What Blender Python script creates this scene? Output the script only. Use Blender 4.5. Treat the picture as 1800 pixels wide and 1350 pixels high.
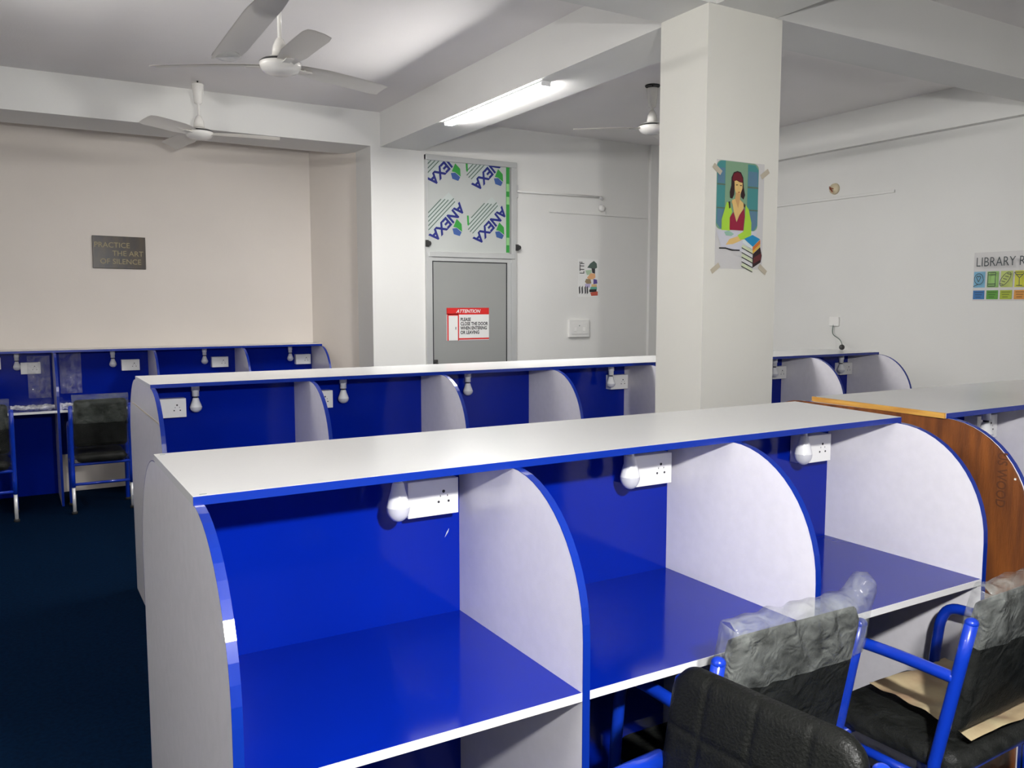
import bpy, bmesh, math, random
from mathutils import Vector, Matrix
from math import pi, sin, cos, radians

# ------------------------------------------------------------------ scene, camera, light
for o in list(bpy.data.objects):
    bpy.data.objects.remove(o, do_unlink=True)
SC = bpy.context.scene
COL = SC.collection
random.seed(7)

camd = bpy.data.cameras.new('camera')
camd.sensor_fit = 'HORIZONTAL'; camd.sensor_width = 36.0
camd.lens = 36.0 * 1483.4 / 1800.0
camd.clip_start = 0.02; camd.clip_end = 60
cam = bpy.data.objects.new('camera', camd); COL.objects.link(cam)
cam.location = (0, 0, 1.5651)
cam.rotation_euler = (pi / 2 - 0.0944, 0.0, -0.5342)
SC.camera = cam

SC.view_settings.view_transform = 'Standard'
SC.view_settings.look = 'None'
SC.view_settings.gamma = 1.0
SC.view_settings.use_curve_mapping = False
SC.view_settings.exposure = 0.0

w = bpy.data.worlds.new('world'); SC.world = w; w.use_nodes = True
w.node_tree.nodes['Background'].inputs[0].default_value = (0.8, 0.9, 1.0, 1)
w.node_tree.nodes['Background'].inputs[1].default_value = 0.3

E_FAR = 275.0     # emission of the tube in view
E_MID_FILL = 180.0     # unseen fill tube added in the left bay
E_NEAR = 45.0    # tube hanging over the aisle in front of the nearest row
E_LEFT_FILL = 200.0     # unseen fill tube added left of the camera to brighten the end panel
E_FILL_LAMP = 4000.0    # invented lamp beside the camera, added to light the nearest bay

# ------------------------------------------------------------------ materials
def srgb(r, g, b):
    def f(c):
        c /= 255.0
        return c / 12.92 if c <= 0.04045 else ((c + 0.055) / 1.055) ** 2.4
    return (f(r), f(g), f(b), 1.0)

def mat(name, col, rough=0.5, metal=0.0, spec=0.5, coat=0.0, coat_rough=0.05, noise=0.0, nscale=8.0,
        bump=0.0, bscale=40.0, emit=None, estr=0.0, col2=None, stretch=None):
    m = bpy.data.materials.new(name); m.use_nodes = True
    nt = m.node_tree; b = nt.nodes['Principled BSDF']
    b.inputs['Base Color'].default_value = col
    b.inputs['Roughness'].default_value = rough
    b.inputs['Metallic'].default_value = metal
    b.inputs['Specular IOR Level'].default_value = spec
    b.inputs['Coat Weight'].default_value = coat
    b.inputs['Coat Roughness'].default_value = coat_rough
    tc = nt.nodes.new('ShaderNodeTexCoord')
    src = tc.outputs['Object']
    if stretch:
        mp = nt.nodes.new('ShaderNodeMapping'); mp.inputs['Scale'].default_value = stretch
        nt.links.new(src, mp.inputs['Vector']); src = mp.outputs['Vector']
    n = nt.nodes.new('ShaderNodeTexNoise'); n.inputs['Scale'].default_value = nscale
    n.inputs['Detail'].default_value = 5
    nt.links.new(src, n.inputs['Vector'])
    if noise > 0 or col2:
        mx = nt.nodes.new('ShaderNodeMix'); mx.data_type = 'RGBA'
        c2 = col2 if col2 else tuple(c * (1 - noise) for c in col[:3]) + (1,)
        mx.inputs['A'].default_value = col; mx.inputs['B'].default_value = c2
        rp = nt.nodes.new('ShaderNodeValToRGB')
        rp.color_ramp.elements[0].position = 0.35; rp.color_ramp.elements[1].position = 0.65
        nt.links.new(n.outputs['Fac'], rp.inputs['Fac'])
        nt.links.new(rp.outputs['Color'], mx.inputs['Factor'])
        nt.links.new(mx.outputs['Result'], b.inputs['Base Color'])
    if bump > 0:
        n2 = nt.nodes.new('ShaderNodeTexNoise'); n2.inputs['Scale'].default_value = bscale
        n2.inputs['Detail'].default_value = 4
        nt.links.new(src, n2.inputs['Vector'])
        bp = nt.nodes.new('ShaderNodeBump'); bp.inputs['Strength'].default_value = bump
        bp.inputs['Distance'].default_value = 0.01
        nt.links.new(n2.outputs['Fac'], bp.inputs['Height'])
        nt.links.new(bp.outputs['Normal'], b.inputs['Normal'])
    if emit:
        b.inputs['Emission Color'].default_value = emit
        b.inputs['Emission Strength'].default_value = estr
    return m

def plastic_mat(name, alpha=0.35, rough=0.12, col=(0.8, 0.82, 0.82, 1)):
    m = bpy.data.materials.new(name); m.use_nodes = True
    nt = m.node_tree; b = nt.nodes['Principled BSDF']; out = nt.nodes['Material Output']
    b.inputs['Base Color'].default_value = col
    b.inputs['Roughness'].default_value = rough
    b.inputs['Specular IOR Level'].default_value = 0.9
    tr = nt.nodes.new('ShaderNodeBsdfTransparent')
    mx = nt.nodes.new('ShaderNodeMixShader')
    tc = nt.nodes.new('ShaderNodeTexCoord')
    n = nt.nodes.new('ShaderNodeTexNoise'); n.inputs['Scale'].default_value = 9; n.inputs['Detail'].default_value = 6
    n.inputs['Distortion'].default_value = 1.2
    nt.links.new(tc.outputs['Object'], n.inputs['Vector'])
    mr = nt.nodes.new('ShaderNodeMapRange')
    mr.inputs['From Min'].default_value = 0.35; mr.inputs['From Max'].default_value = 0.7
    mr.inputs['To Min'].default_value = alpha * 0.45; mr.inputs['To Max'].default_value = min(1.0, alpha * 1.7)
    nt.links.new(n.outputs['Fac'], mr.inputs['Value'])
    nt.links.new(mr.outputs['Result'], mx.inputs['Fac'])
    nt.links.new(tr.outputs[0], mx.inputs[1]); nt.links.new(b.outputs[0], mx.inputs[2])
    nt.links.new(mx.outputs[0], out.inputs['Surface'])
    bp = nt.nodes.new('ShaderNodeBump'); bp.inputs['Strength'].default_value = 0.8; bp.inputs['Distance'].default_value = 0.02
    n2 = nt.nodes.new('ShaderNodeTexNoise'); n2.inputs['Scale'].default_value = 22; n2.inputs['Distortion'].default_value = 0.8
    nt.links.new(tc.outputs['Object'], n2.inputs['Vector'])
    nt.links.new(n2.outputs['Fac'], bp.inputs['Height']); nt.links.new(bp.outputs['Normal'], b.inputs['Normal'])
    return m

M = {}
M['wall'] = mat('wall_paint', (0.76, 0.755, 0.73, 1), 0.6, noise=0.03, nscale=1.5, bump=0.05, bscale=60)
M['wall_w'] = mat('wall_paint_warm', (0.74, 0.68, 0.62, 1), 0.6, noise=0.05, nscale=1.5, bump=0.05, bscale=60)
M['column'] = mat('column_paint', (0.78, 0.765, 0.70, 1), 0.55, noise=0.03, nscale=2, bump=0.05, bscale=50)
M['ceil'] = mat('ceiling_paint', (0.86, 0.83, 0.815, 1), 0.7, noise=0.04, nscale=1.2, bump=0.08, bscale=90)
M['floor'] = mat('carpet', (0.001, 0.011, 0.036, 1), 0.95, spec=0.03, noise=0.35, nscale=60, bump=0.5, bscale=400)
M['lam'] = mat('white_laminate', (0.67, 0.67, 0.67, 1), 0.22, noise=0.02, nscale=3, bump=0.02, bscale=200)
M['lam_v'] = mat('white_laminate_matte', (0.74, 0.72, 0.76, 1), 0.2, noise=0.04, nscale=30, bump=0.05, bscale=300)
M['blue'] = mat('blue_laminate', (0.0008, 0.0135, 0.29, 1), 0.12, spec=0.28, noise=0.12, nscale=2, bump=0.01, bscale=12)
M['blue_e'] = mat('blue_edge_band', (0.003, 0.024, 0.27, 1), 0.22, spec=0.5)
M['edge_w'] = mat('white_edge_band', (0.75, 0.75, 0.76, 1), 0.35)
M['ply'] = mat('raw_plywood', srgb(132, 74, 26), 0.6, col2=srgb(92, 48, 18), nscale=5, stretch=(1, 5, 0.7), bump=0.2, bscale=60)
M['pine'] = mat('raw_pine', srgb(214, 165, 80), 0.6, col2=srgb(190, 135, 60), nscale=10, stretch=(1, .6, 6))
M['stamp'] = mat('stamp_ink', srgb(84, 46, 22), 0.7)
M['plate'] = mat('socket_plastic', (0.86, 0.85, 0.82, 1), 0.3)
M['hole'] = mat('dark_hole', (0.015, 0.015, 0.02, 1), 0.6)
M['bulbw'] = mat('bulb_body_plastic', (0.82, 0.82, 0.82, 1), 0.3)
M['diff'] = mat('bulb_diffuser', (0.60, 0.60, 0.63, 1), 0.35)
M['fan'] = mat('fan_enamel', (0.78, 0.76, 0.72, 1), 0.25, coat=0.3)
M['fanb'] = mat('fan_blade_enamel', (0.74, 0.71, 0.66, 1), 0.35)
M['dark'] = mat('dark_metal', (0.03, 0.03, 0.03, 1), 0.4)
M['alu'] = mat('aluminium', (0.62, 0.63, 0.62, 1), 0.35, metal=0.35, noise=0.05, nscale=3)
M['leaf'] = mat('door_sheet', (0.36, 0.37, 0.355, 1), 0.32, metal=0.2, noise=0.05, nscale=1.2)
M['film'] = mat('panel_film', (0.50, 0.52, 0.50, 1), 0.3, noise=0.05, nscale=2)
M['navy'] = mat('print_navy', srgb(28, 38, 120), 0.5)
M['green'] = mat('print_green', srgb(52, 150, 62), 0.5)
M['green_l'] = mat('print_light_green', srgb(150, 205, 140), 0.5)
M['paleb'] = mat('print_pale', srgb(188, 196, 192), 0.5)
M['greyl'] = mat('print_grey_line', srgb(90, 110, 100), 0.5)
M['lblue'] = mat('print_steel_blue', srgb(60, 90, 150), 0.5)
M['tube_b'] = mat('batten_white', (0.85, 0.85, 0.85, 1), 0.4)
M['leather'] = mat('black_leatherette', (0.0045, 0.005, 0.0042, 1), 0.45, spec=0.2, noise=0.2, nscale=30, bump=0.25, bscale=180)
M['stitch'] = mat('seam_thread', (0.07, 0.07, 0.06, 1), 0.6)
M['tube'] = mat('blue_powder_coat', (0.004, 0.035, 0.42, 1), 0.28, spec=0.5, coat=0.3)
M['leg_glint'] = mat('leg_highlight_grey', (0.85, 0.85, 0.85, 1), 0.3, metal=0.3)  # pale grey carries the highlight on the lower blue legs
M['rubber'] = mat('black_rubber', (0.02, 0.02, 0.02, 1), 0.7)
M['wrap'] = plastic_mat('clear_plastic_wrap', 0.24, 0.16, (0.38, 0.40, 0.38, 1))
M['wrap2'] = plastic_mat('clear_plastic_wrap_thin', 0.03, 0.15, (.4, .42, .4, 1))
M['wrap3'] = plastic_mat('crumpled_plastic_film', 0.62, 0.04, (0.85, 0.85, 0.9, 1))  # film whitened and made denser, its glare put into the colour
M['wrap4'] = plastic_mat('dim_plastic_wrap', 0.11, 0.1, (0.45, 0.5, 0.45, 1))
M['wrap5'] = plastic_mat('stuck_plastic_film', 0.22, 0.03, (0.7, 0.7, 0.75, 1))
M['paper'] = mat('kraft_paper', srgb(205, 190, 150), 0.7, col2=srgb(170, 140, 110), nscale=7)
M['redink'] = mat('red_ink', srgb(150, 50, 30), 0.7)
M['white'] = mat('white_paper', (0.80, 0.80, 0.78, 1), 0.6)
M['red'] = mat('sign_red', srgb(214, 40, 38), 0.45)
M['black'] = mat('ink_black', (0.02, 0.02, 0.025, 1), 0.5)
M['grey'] = mat('pvc_grey', (0.62, 0.62, 0.62, 1), 0.5)
M['tape'] = mat('clear_tape', srgb(190, 180, 160), 0.3)
M['poster'] = mat('poster_paper', srgb(206, 204, 203), 0.4)
def flat(name, r, g, b):
    if name not in M: M[name] = mat(name, srgb(r, g, b), 0.45)
    return M[name]

# ------------------------------------------------------------------ helpers
def link(o, parent=None):
    COL.objects.link(o)
    if parent: o.parent = parent
    return o

def tag(o, label=None, cat=None, group=None, kind=None):
    if label: o['label'] = label
    if cat: o['category'] = cat
    if group: o['group'] = group
    if kind: o['kind'] = kind
    return o

def thing(name, label, cat, loc=(0, 0, 0), rz=0.0, group=None):
    o = bpy.data.objects.new(name, None); COL.objects.link(o)
    o.empty_display_size = 0.1
    o.location = loc; o.rotation_euler = (0, 0, rz)
    return tag(o, label, cat, group)

class MB:
    """collects shapes, then links them as one mesh object"""
    def __init__(self): self.bm = bmesh.new()
    def _mi(self, verts, mi, smooth=False):
        fs = set()
        for v in verts:
            for f in v.link_faces: fs.add(f)
        for f in fs:
            f.material_index = mi; f.smooth = smooth
    def box(self, x0, x1, y0, y1, z0, z1, mi=0, bevel=0.0):
        r = bmesh.ops.create_cube(self.bm, size=1.0)
        vs = r['verts']
        for v in vs:
            v.co = Vector((x0 + (v.co.x + .5) * (x1 - x0), y0 + (v.co.y + .5) * (y1 - y0), z0 + (v.co.z + .5) * (z1 - z0)))
        self._mi(vs, mi)
        if bevel > 0:
            es = list({e for v in vs for e in v.link_edges})
            r = bmesh.ops.bevel(self.bm, geom=es, offset=bevel, segments=2, affect='EDGES', profile=0.6)
            for f in r['faces']: f.smooth = True; f.material_index = mi
        return self
    def prism(self, pts, axis, a, b, mi=0):
        """polygon pts extruded along axis ('X','Y','Z') from a to b"""
        def P(u, v, w):
            return {'X': (w, u, v), 'Y': (u, w, v), 'Z': (u, v, w)}[axis]
        va = [self.bm.verts.new(P(u, v, a)) for u, v in pts]
        vb = [self.bm.verts.new(P(u, v, b)) for u, v in pts]
        n = len(pts); fs = [self.bm.faces.new(va), self.bm.faces.new(vb[::-1])]
        for i in range(n):
            fs.append(self.bm.faces.new((va[i], vb[i], vb[(i + 1) % n], va[(i + 1) % n])))
        for f in fs: f.material_index = mi
        return self
    def tube(self, pts, r, seg=12, mi=0, caps=True, r2=None, smooth_path=0):
        pts = [Vector(p) for p in pts]
        if smooth_path:
            for _ in range(smooth_path):
                q = [pts[0]]
                for i in range(len(pts) - 1):
                    a, b = pts[i], pts[i + 1]
                    q += [a * .75 + b * .25, a * .25 + b * .75]
                q.append(pts[-1]); pts = q
        rings = []; up = Vector((0, 0, 1)); prev = None
        for i, p in enumerate(pts):
            d = (pts[min(i + 1, len(pts) - 1)] - pts[max(i - 1, 0)]).normalized()
            if prev is None:
                a = d.cross(up)
                if a.length < 1e-3: a = d.cross(Vector((1, 0, 0)))
                a.normalize()
            else:
                a = (prev - d * prev.dot(d)).normalized()
            prev = a; b = d.cross(a)
            rr = r if r2 is None else r + (r2 - r) * i / (len(pts) - 1)
            rings.append([self.bm.verts.new(p + (a * cos(2 * pi * k / seg) + b * sin(2 * pi * k / seg)) * rr) for k in range(seg)])
        fs = []
        for i in range(len(rings) - 1):
            for k in range(seg):
                fs.append(self.bm.faces.new((rings[i][k], rings[i][(k + 1) % seg], rings[i + 1][(k + 1) % seg], rings[i + 1][k])))
        for f in fs: f.smooth = True; f.material_index = mi
        if caps:
            for rg in (rings[0][::-1], rings[-1]):
                f = self.bm.faces.new(rg); f.material_index = mi
        return self
    def lathe(self, prof, c=(0, 0, 0), seg=32, mi=0, mis=None):
        """prof: list of (r, z)"""
        rings = []
        for r, z in prof:
            if r < 1e-6: rings.append([self.bm.verts.new((c[0], c[1], c[2] + z))])
            else: rings.append([self.bm.verts.new((c[0] + r * cos(2 * pi * k / seg), c[1] + r * sin(2 * pi * k / seg), c[2] + z)) for k in range(seg)])
        for i in range(len(rings) - 1):
            A, B = rings[i], rings[i + 1]; m_ = mis[i] if mis else mi
            for k in range(seg):
                a = A[k % len(A)]; a2 = A[(k + 1) % len(A)]; b = B[k % len(B)]; b2 = B[(k + 1) % len(B)]
                vs = [v for j, v in enumerate((a, a2, b2, b))]
                u = []
                for v in vs:
                    if v not in u: u.append(v)
                if len(u) >= 3:
                    try:
                        f = self.bm.faces.new(u); f.smooth = True; f.material_index = m_
                    except ValueError: pass
        return self
    def sphere(self, c, r, mi=0, seg=16, sz=1.0):
        prof = [(r * sin(pi * i / 10), -r * sz * cos(pi * i / 10)) for i in range(11)]
        prof[0] = (0, -r * sz); prof[-1] = (0, r * sz)
        return self.lathe(prof, c, seg, mi)
    def poly(self, pts3, mi=0):
        f = self.bm.faces.new([self.bm.verts.new(p) for p in pts3]); f.material_index = mi
        return self
    def build(self, name, mats, parent=None, loc=(0, 0, 0), rot=(0, 0, 0)):
        me = bpy.data.meshes.new(name)
        bmesh.ops.recalc_face_normals(self.bm, faces=self.bm.faces)
        self.bm.to_mesh(me); self.bm.free()
        if not isinstance(mats, (list, tuple)): mats = [mats]
        for m_ in mats: me.materials.append(m_)
        o = bpy.data.objects.new(name, me); link(o, parent)
        o.location = loc; o.rotation_euler = rot
        return o

def struct(name, mb, m_, parent=None):
    o = mb.build(name, m_, parent)
    if parent is None: o['kind'] = 'structure'
    return o

def add_text(mb, s, size, origin, ux, uy, mi, thick=0.0, align='LEFT', bold=0.0, shear=0.0, sx=1.0):
    """letters flat in the plane (ux, uy) added to mb"""
    cu = bpy.data.curves.new('t', 'FONT'); cu.body = s; cu.size = size; cu.align_x = align
    cu.offset = bold; cu.shear = shear; cu.resolution_u = 3
    ob = bpy.data.objects.new('t', cu); COL.objects.link(ob)
    bpy.context.view_layer.update()
    dg = bpy.context.evaluated_depsgraph_get()
    me = bpy.data.meshes.new_from_object(ob.evaluated_get(dg))
    O = Vector(origin); ux = Vector(ux).normalized(); uy = Vector(uy).normalized()
    vs = [mb.bm.verts.new(O + ux * v.co.x * sx + uy * v.co.y) for v in me.vertices]
    for p in me.polygons:
        try:
            f = mb.bm.faces.new([vs[i] for i in p.vertices]); f.material_index = mi
        except ValueError: pass
    bpy.data.objects.remove(ob, do_unlink=True); bpy.data.curves.remove(cu); bpy.data.meshes.remove(me)

def copy_tree(o, parent=None):
    c = o.copy(); COL.objects.link(c); c.parent = parent
    for ch in list(o.children): copy_tree(ch, c)
    return c

# ------------------------------------------------------------------ the room
ZS, ZC = 2.919, 3.21
XL, XR, YN, YD, YA = -2.6, 6.35, -4.2, 7.0, 7.89
struct('floor', MB().box(XL - .1, XR + .1, YN - .1, YA + .1, -0.1, 0), M['floor'])
struct('ceiling', MB().box(XL - .1, XR + .1, YN - .1, YA + .1, ZC, ZC + .1), M['ceil'])
struct('wall_left', MB().box(XL - .1, XL, YN, YA, 0, ZC), M['wall'])
struct('wall_right', MB().box(XR, XR + .1, YN, YD, 0, ZC), M['wall'])
struct('wall_front', MB().box(XL - .1, XR + .1, YN - .1, YN, 0, ZC), M['wall'])
struct('wall_back', MB().box(2.727, XR + .1, YD, YD + .38, 0, ZC), M['wall'])
struct('wall_alcove', MB().box(XL, 2.464, YA, YA + .1, 0, ZC), M['wall_w'])
struct('wall_alcove_side', MB().prism([(2.727, 7.36), (2.80, 7.36), (2.80, 8.0), (2.464, 8.0), (2.464, YA)], 'Z', 0, ZC), M['wall_w'])
struct('trim_alcove_beam', MB().box(XL, 2.727, YD, 7.5, ZS, ZC), M['wall'])
struct('trim_wall_beam', MB().box(6.274, XR, YN, YD, 2.912, ZC), M['wall'])
struct('trim_long_beam', MB().box(2.816, 3.20, 3.27, YD, ZS, ZC).box(2.816, 3.20, YN, 2.945, ZS, ZC), M['wall'])
struct('trim_cross_beam', MB().box(XL, 6.274, 2.945, 3.27, ZS, ZC), M['wall'])
struct('trim_corner_pilaster', MB().box(5.80, XR, 6.965, YD, 0, ZC), M['wall'])
struct('wall_column', MB().box(2.773, 3.248, 2.945, 3.27, 0, ZS + .002), M['column'])

# door in the back wall, with the boarded fanlight over it
dr = bpy.data.objects.new('door_1', None); COL.objects.link(dr); dr['kind'] = 'structure'
dr.location = (3.70, YD, 0)
def dx(x): return x - 3.70
f = MB()
f.box(dx(3.229), dx(3.286), -.035, 0, 0, 2.02).box(dx(3.229), dx(3.250), -.035, 0, 2.02, 2.888).box(dx(4.115), dx(4.172), -.035, 0, 0, 2.888)
f.box(dx(3.229), dx(4.172), -.04, 0, 2.842, 2.892, 0, .004).box(dx(3.25), dx(4.15), -.045, 0, 1.99, 2.04, 0, .004)
f.box(dx(3.286), dx(4.115), -.03, 0, 1.955, 1.988)
f.box(dx(4.072), dx(4.113), -.028, 0, 0, 1.955)
struct('door_frame', f, M['alu'], dr)
lf = struct('door_leaf', MB().box(dx(3.292), dx(4.064), -.024, -.002, 0.01, 1.948, 0, .003), M['leaf'], dr)
g = MB().box(dx(3.288), dx(3.3), -.026, -.001, 0.01, 1.952).box(dx(4.062), dx(4.071), -.026, -.001, 0.01, 1.952).box(dx(3.29), dx(4.07), -.026, -.001, 1.946, 1.953)
struct('door_gasket', g, M['hole'], dr)
hd = MB().box(dx(3.292), dx(3.33), -.05, -.024, .98, 1.06, 0, .004).tube([(dx(3.31), -.05, 1.03), (dx(3.31), -.075, 1.03), (dx(3.335), -.08, 1.0)], .008)
struct('door_handle', hd, M['dark'], dr)
# film-covered fanlight panel with its printing
fp = MB().box(dx(3.250), dx(4.10), -.024, -.002, 2.04, 2.842)
PRT = [M['film'], M['navy'], M['green'], M['paleb'], M['greyl'], M['lblue'], M['green_l']]
ZT, XT0, XT1 = 2.842, dx(3.252), dx(4.062)
yf = -.0245
def clip_poly(mb, pts, mi, y):
    # clip polygon to the panel rectangle
    def clip(p, inside, inter):
        out = []
        for i in range(len(p)):
            a, b = p[i - 1], p[i]
            if inside(b):
                if not inside(a): out.append(inter(a, b))
                out.append(b)
            elif inside(a): out.append(inter(a, b))
        return out
    def ix(v):
        return lambda a, b: (v, a[1] + (b[1] - a[1]) * (v - a[0]) / (b[0] - a[0]))
    def iz(v):
        return lambda a, b: (a[0] + (b[0] - a[0]) * (v - a[1]) / (b[1] - a[1]), v)
    p = clip(pts, lambda q: q[0] >= XT0, ix(XT0))
    if p: p = clip(p, lambda q: q[0] <= XT1, ix(XT1))
    if p: p = clip(p, lambda q: q[1] <= ZT, iz(ZT))
    if len(p) >= 3:
        mb.poly([(u, y, v) for u, v in p], mi)
def letters_clipped(mb, s, size, cx, cz, ang, mi, y, bold, sx=1.0):
    cu = bpy.data.curves.new('t', 'FONT'); cu.body = s; cu.size = size; cu.align_x = 'CENTER'; cu.offset = bold; cu.resolution_u = 2
    ob = bpy.data.objects.new('t', cu); COL.objects.link(ob); bpy.context.view_layer.update()
    me = bpy.data.meshes.new_from_object(ob.evaluated_get(bpy.context.evaluated_depsgraph_get()))
    c, s_ = cos(ang), sin(ang)
    for p in me.polygons:
        q = [(cx + me.vertices[i].co.x * sx * c - me.vertices[i].co.y * s_, cz + me.vertices[i].co.x * sx * s_ + me.vertices[i].co.y * c) for i in p.vertices]
        clip_poly(mb, q, mi, y)
    bpy.data.objects.remove(ob, do_unlink=True); bpy.data.curves.remove(cu); bpy.data.meshes.remove(me)
for (cx, cz) in ((dx(3.415), 2.335), (dx(3.862), 2.325), (dx(3.403), 2.83), (dx(3.85), 2.815)):
    A = radians(225); ux = (cos(A), sin(A)); uy = (-sin(A), cos(A))
    def W(u, v): return (cx + ux[0] * u + uy[0] * v, cz + ux[1] * u + uy[1] * v)
    # pale backing blob and fine-print lines (below the word in its own frame)
    clip_poly(fp, [W(-.20, -.135), W(.17, -.145), W(.20, .05), W(-.20, .06)], 3, yf - .0002)
    for k, (a, b) in enumerate(((-.19, .19), (-.20, .20), (-.15, .20), (-.13, .16), (-.10, .10))):
        v = -.040 - k * .027
        clip_poly(fp, [W(a, v), W(b, v), W(b, v + .009), W(a, v + .009)], 4, yf - .0004)
    letters_clipped(fp, 'ANEXA', .128, cx, cz, A, 1, yf - .0006, .0045, 1.02)
    gx, gz = cx + .125, cz - .07
    clip_poly(fp, [(gx, gz + .075), (gx + .05, gz + .03), (gx + .055, gz - .04), (gx, gz - .005), (gx - .035, gz - .0)], 2, yf - .0008)
    clip_poly(fp, [(gx - .045, gz - .015), (gx, gz - .008), (gx + .05, gz - .045), (gx + .03, gz - .08), (gx - .03, gz - .065)], 5, yf - .0008)
for (cx, cz) in ((dx(3.655), 2.325), (dx(3.645), 2.81)):
    clip_poly(fp, [(cx - .01, cz + .05), (cx + .008, cz + .05), (cx + .013, cz - .03), (cx + .004, cz - .045), (cx - .006, cz - .03)], 2, yf - .0012)
fp.box(dx(4.062), dx(4.098), -.0255, -.022, 2.05, 2.842, 2)
for z0 in (2.62, 2.5, 2.12):
    fp.box(dx(4.066), dx(4.094), -.0262, -.025, z0, z0 + .07, 6)
struct('door_fanlight_panel', fp, PRT, dr)

def hook(x, z, label):
    t = thing('wall_hook', label, 'hook', (x, YD - .035, z), group=None)
    MB().tube([(0, 0.0, 0), (0, -.018, 0)], .022, 14).build('hook_knob', M['dark'], t)
    MB().box(-.03, 0.0, -.008, 0.0, -.03, .03).build('hook_plate', M['dark'], t)
hook(3.25, 2.107, 'small black knob on the left jamb of the grey door frame')
k = hook(4.19, 2.10, 'small black knob on the right jamb of the grey door frame')

# attention sign on the door
sg = MB()
w_, h_ = .441, .30
sg.box(0, w_, -.003, 0, 0, h_, 0)
sg.box(0, w_, -.0036, 0, h_ - .062, h_, 1)
sg.box(.004, .125, -.0036, 0, .0, .245, 1).box(.018, .113, -.0042, 0, .0, .228, 0)
sg.box(.125, w_, -.0036, 0, .006, .020, 1)
sg.box(.088, .094, -.0048, 0, .10, .125, 2)
add_text(sg, 'ATTENTION', .044, (w_ / 2, -.0042, h_ - .046), (1, 0, 0), (0, 0, 1), 0, align='CENTER', bold=.001, shear=.3)
for i, s in enumerate(('PLEASE', 'CLOSE THE DOOR', 'WHEN ENTERING', 'OR LEAVING')):
    add_text(sg, s, .043, (.140, -.0042, .178 - i * .040), (1, 0, 0), (0, 0, 1), 2, bold=.0014, sx=.80)
o = sg.build('door_sign', [M['white'], M['red'], M['black']], None, (3.431, YD - .0245, 1.231))
tag(o, 'white and red ATTENTION notice stuck on the grey door', 'sign')

# ------------------------------------------------------------------ carrel rows
T = .018
def carrel_profile(yd, yf, ym, yb=None, yd2=None, zt=1.182, zk=.86):
    """side outline of a divider: front knee edge, quarter curve, top, then the far side"""
    p = [(yd, 0.0), (yd, zk)]
    n = 14
    for i in range(1, n + 1):
        a = pi / 2 * i / n
        p.append((yf - (yf - yd) * cos(a), zk + (zt - zk) * sin(a)))
    if yb is not None:
        for i in range(0, n + 1):
            a = pi / 2 * (1 - i / n)
            p.append((yb + (yd2 - yb) * cos(a), zk + (zt - zk) * sin(a)))
        p.append((yd2, 0.0))
    else:
        p += [(ym, zt), (ym, 0.0)]
    return p

def edge_strip(prof, x0, x1, n_end, th=.0016):
    """thin band following the first n_end points of a divider outline"""
    mb = MB(); pts = prof[:n_end]
    outer = []
    for i, (u, v) in enumerate(pts):
        a = Vector(pts[max(i - 1, 0)]); b = Vector(pts[min(i + 1, len(pts) - 1)])
        d = (b - a).normalized(); nrm = Vector((-d.y, d.x))
        if nrm.x > 0.01 and i < len(pts) / 2: nrm = -nrm
        outer.append((u + nrm.x * th, v + nrm.y * th))
    for i in range(len(pts) - 1):
        quad = [pts[i], pts[i + 1], outer[i + 1], outer[i]]
        mb.prism(quad, 'X', x0 - .0002, x1 + .0002)
    bmesh.ops.remove_doubles(mb.bm, verts=mb.bm.verts, dist=1e-5)
    return mb

def carrel_row(label, xs, yf, ym, yb=None, top=None, gap=.297, back_z0=0.0, first_floor=False, group=None, raw=False):
    x0 = xs[0]
    t = thing('study_carrel_row', label, 'study carrels', (x0, ym, 0), group=group)
    Y = lambda y: y - ym
    yd = yf - gap
    two = yb is not None
    yd2 = yb + gap if two else None
    prof = carrel_profile(Y(yd), Y(yf), Y(ym) + T, Y(yb) if two else None, Y(yd2) if two else None)
    nfront = 16
    for i, x in enumerate(xs):
        nm = 'end_panel' if i in (0, len(xs) - 1) else 'divider_panel'
        d = MB().prism(prof, 'X', x - x0, x - x0 + T).build(nm, M['lam_v'], t)
        edge_strip(prof, x - x0, x - x0 + T, nfront).build('edge_band', M['blue_e'], d)
        if two:
            rp = [(-u, v) for u, v in prof[::-1]]
            es = edge_strip(rp, x - x0, x - x0 + T, nfront)
            for v in es.bm.verts: v.co.y = -v.co.y
            es.build('edge_band', M['blue_e'], d)
        if i < len(xs) - 1:
            a, b = x - x0 + T + .0004, xs[i + 1] - x0 - .0004
            z0 = 0.0 if (first_floor and i == 0) else back_z0
            MB().box(a, b, 0, T, z0, 1.181).build('back_panel', M['blue'], t)
            dk = MB().box(a, b, Y(yd) + .002, -.0004, .732, .75).build('desktop', M['blue'], t)
            MB().box(a, b, Y(yd) + .0002, Y(yd) + .002, .7318, .7502).build('desktop_edge', M['edge_w'], dk)
            if two:
                dk = MB().box(a, b, T + .0004, Y(yd2) - .002, .732, .75).build('desktop', M['blue'], t)
                MB().box(a, b, Y(yd2) - .002, Y(yd2) - .0002, .7318, .7502).build('desktop_edge', M['edge_w'], dk)
    # top board: front-left, back-left, back-right, front-right
    tp = top if top else [(xs[0], yf), (xs[0], yb if two else ym + T), (xs[-1] + T, yb if two else ym + T), (xs[-1] + T, yf)]
    q = [(a - x0, Y(b)) for a, b in tp]
    tb = MB().prism(q, 'Z', 1.1824, 1.2).build('top_board', M['lam'], t)
    (ax, ay), (bx, by) = q[0], q[3]
    MB().prism([(ax, ay - .0018), (ax, ay - .0002), (bx, by - .0002), (bx, by - .0018)], 'Z', 1.1822, 1.1996).build('front_edge_band', M['blue_e'], tb)
    return t

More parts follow.
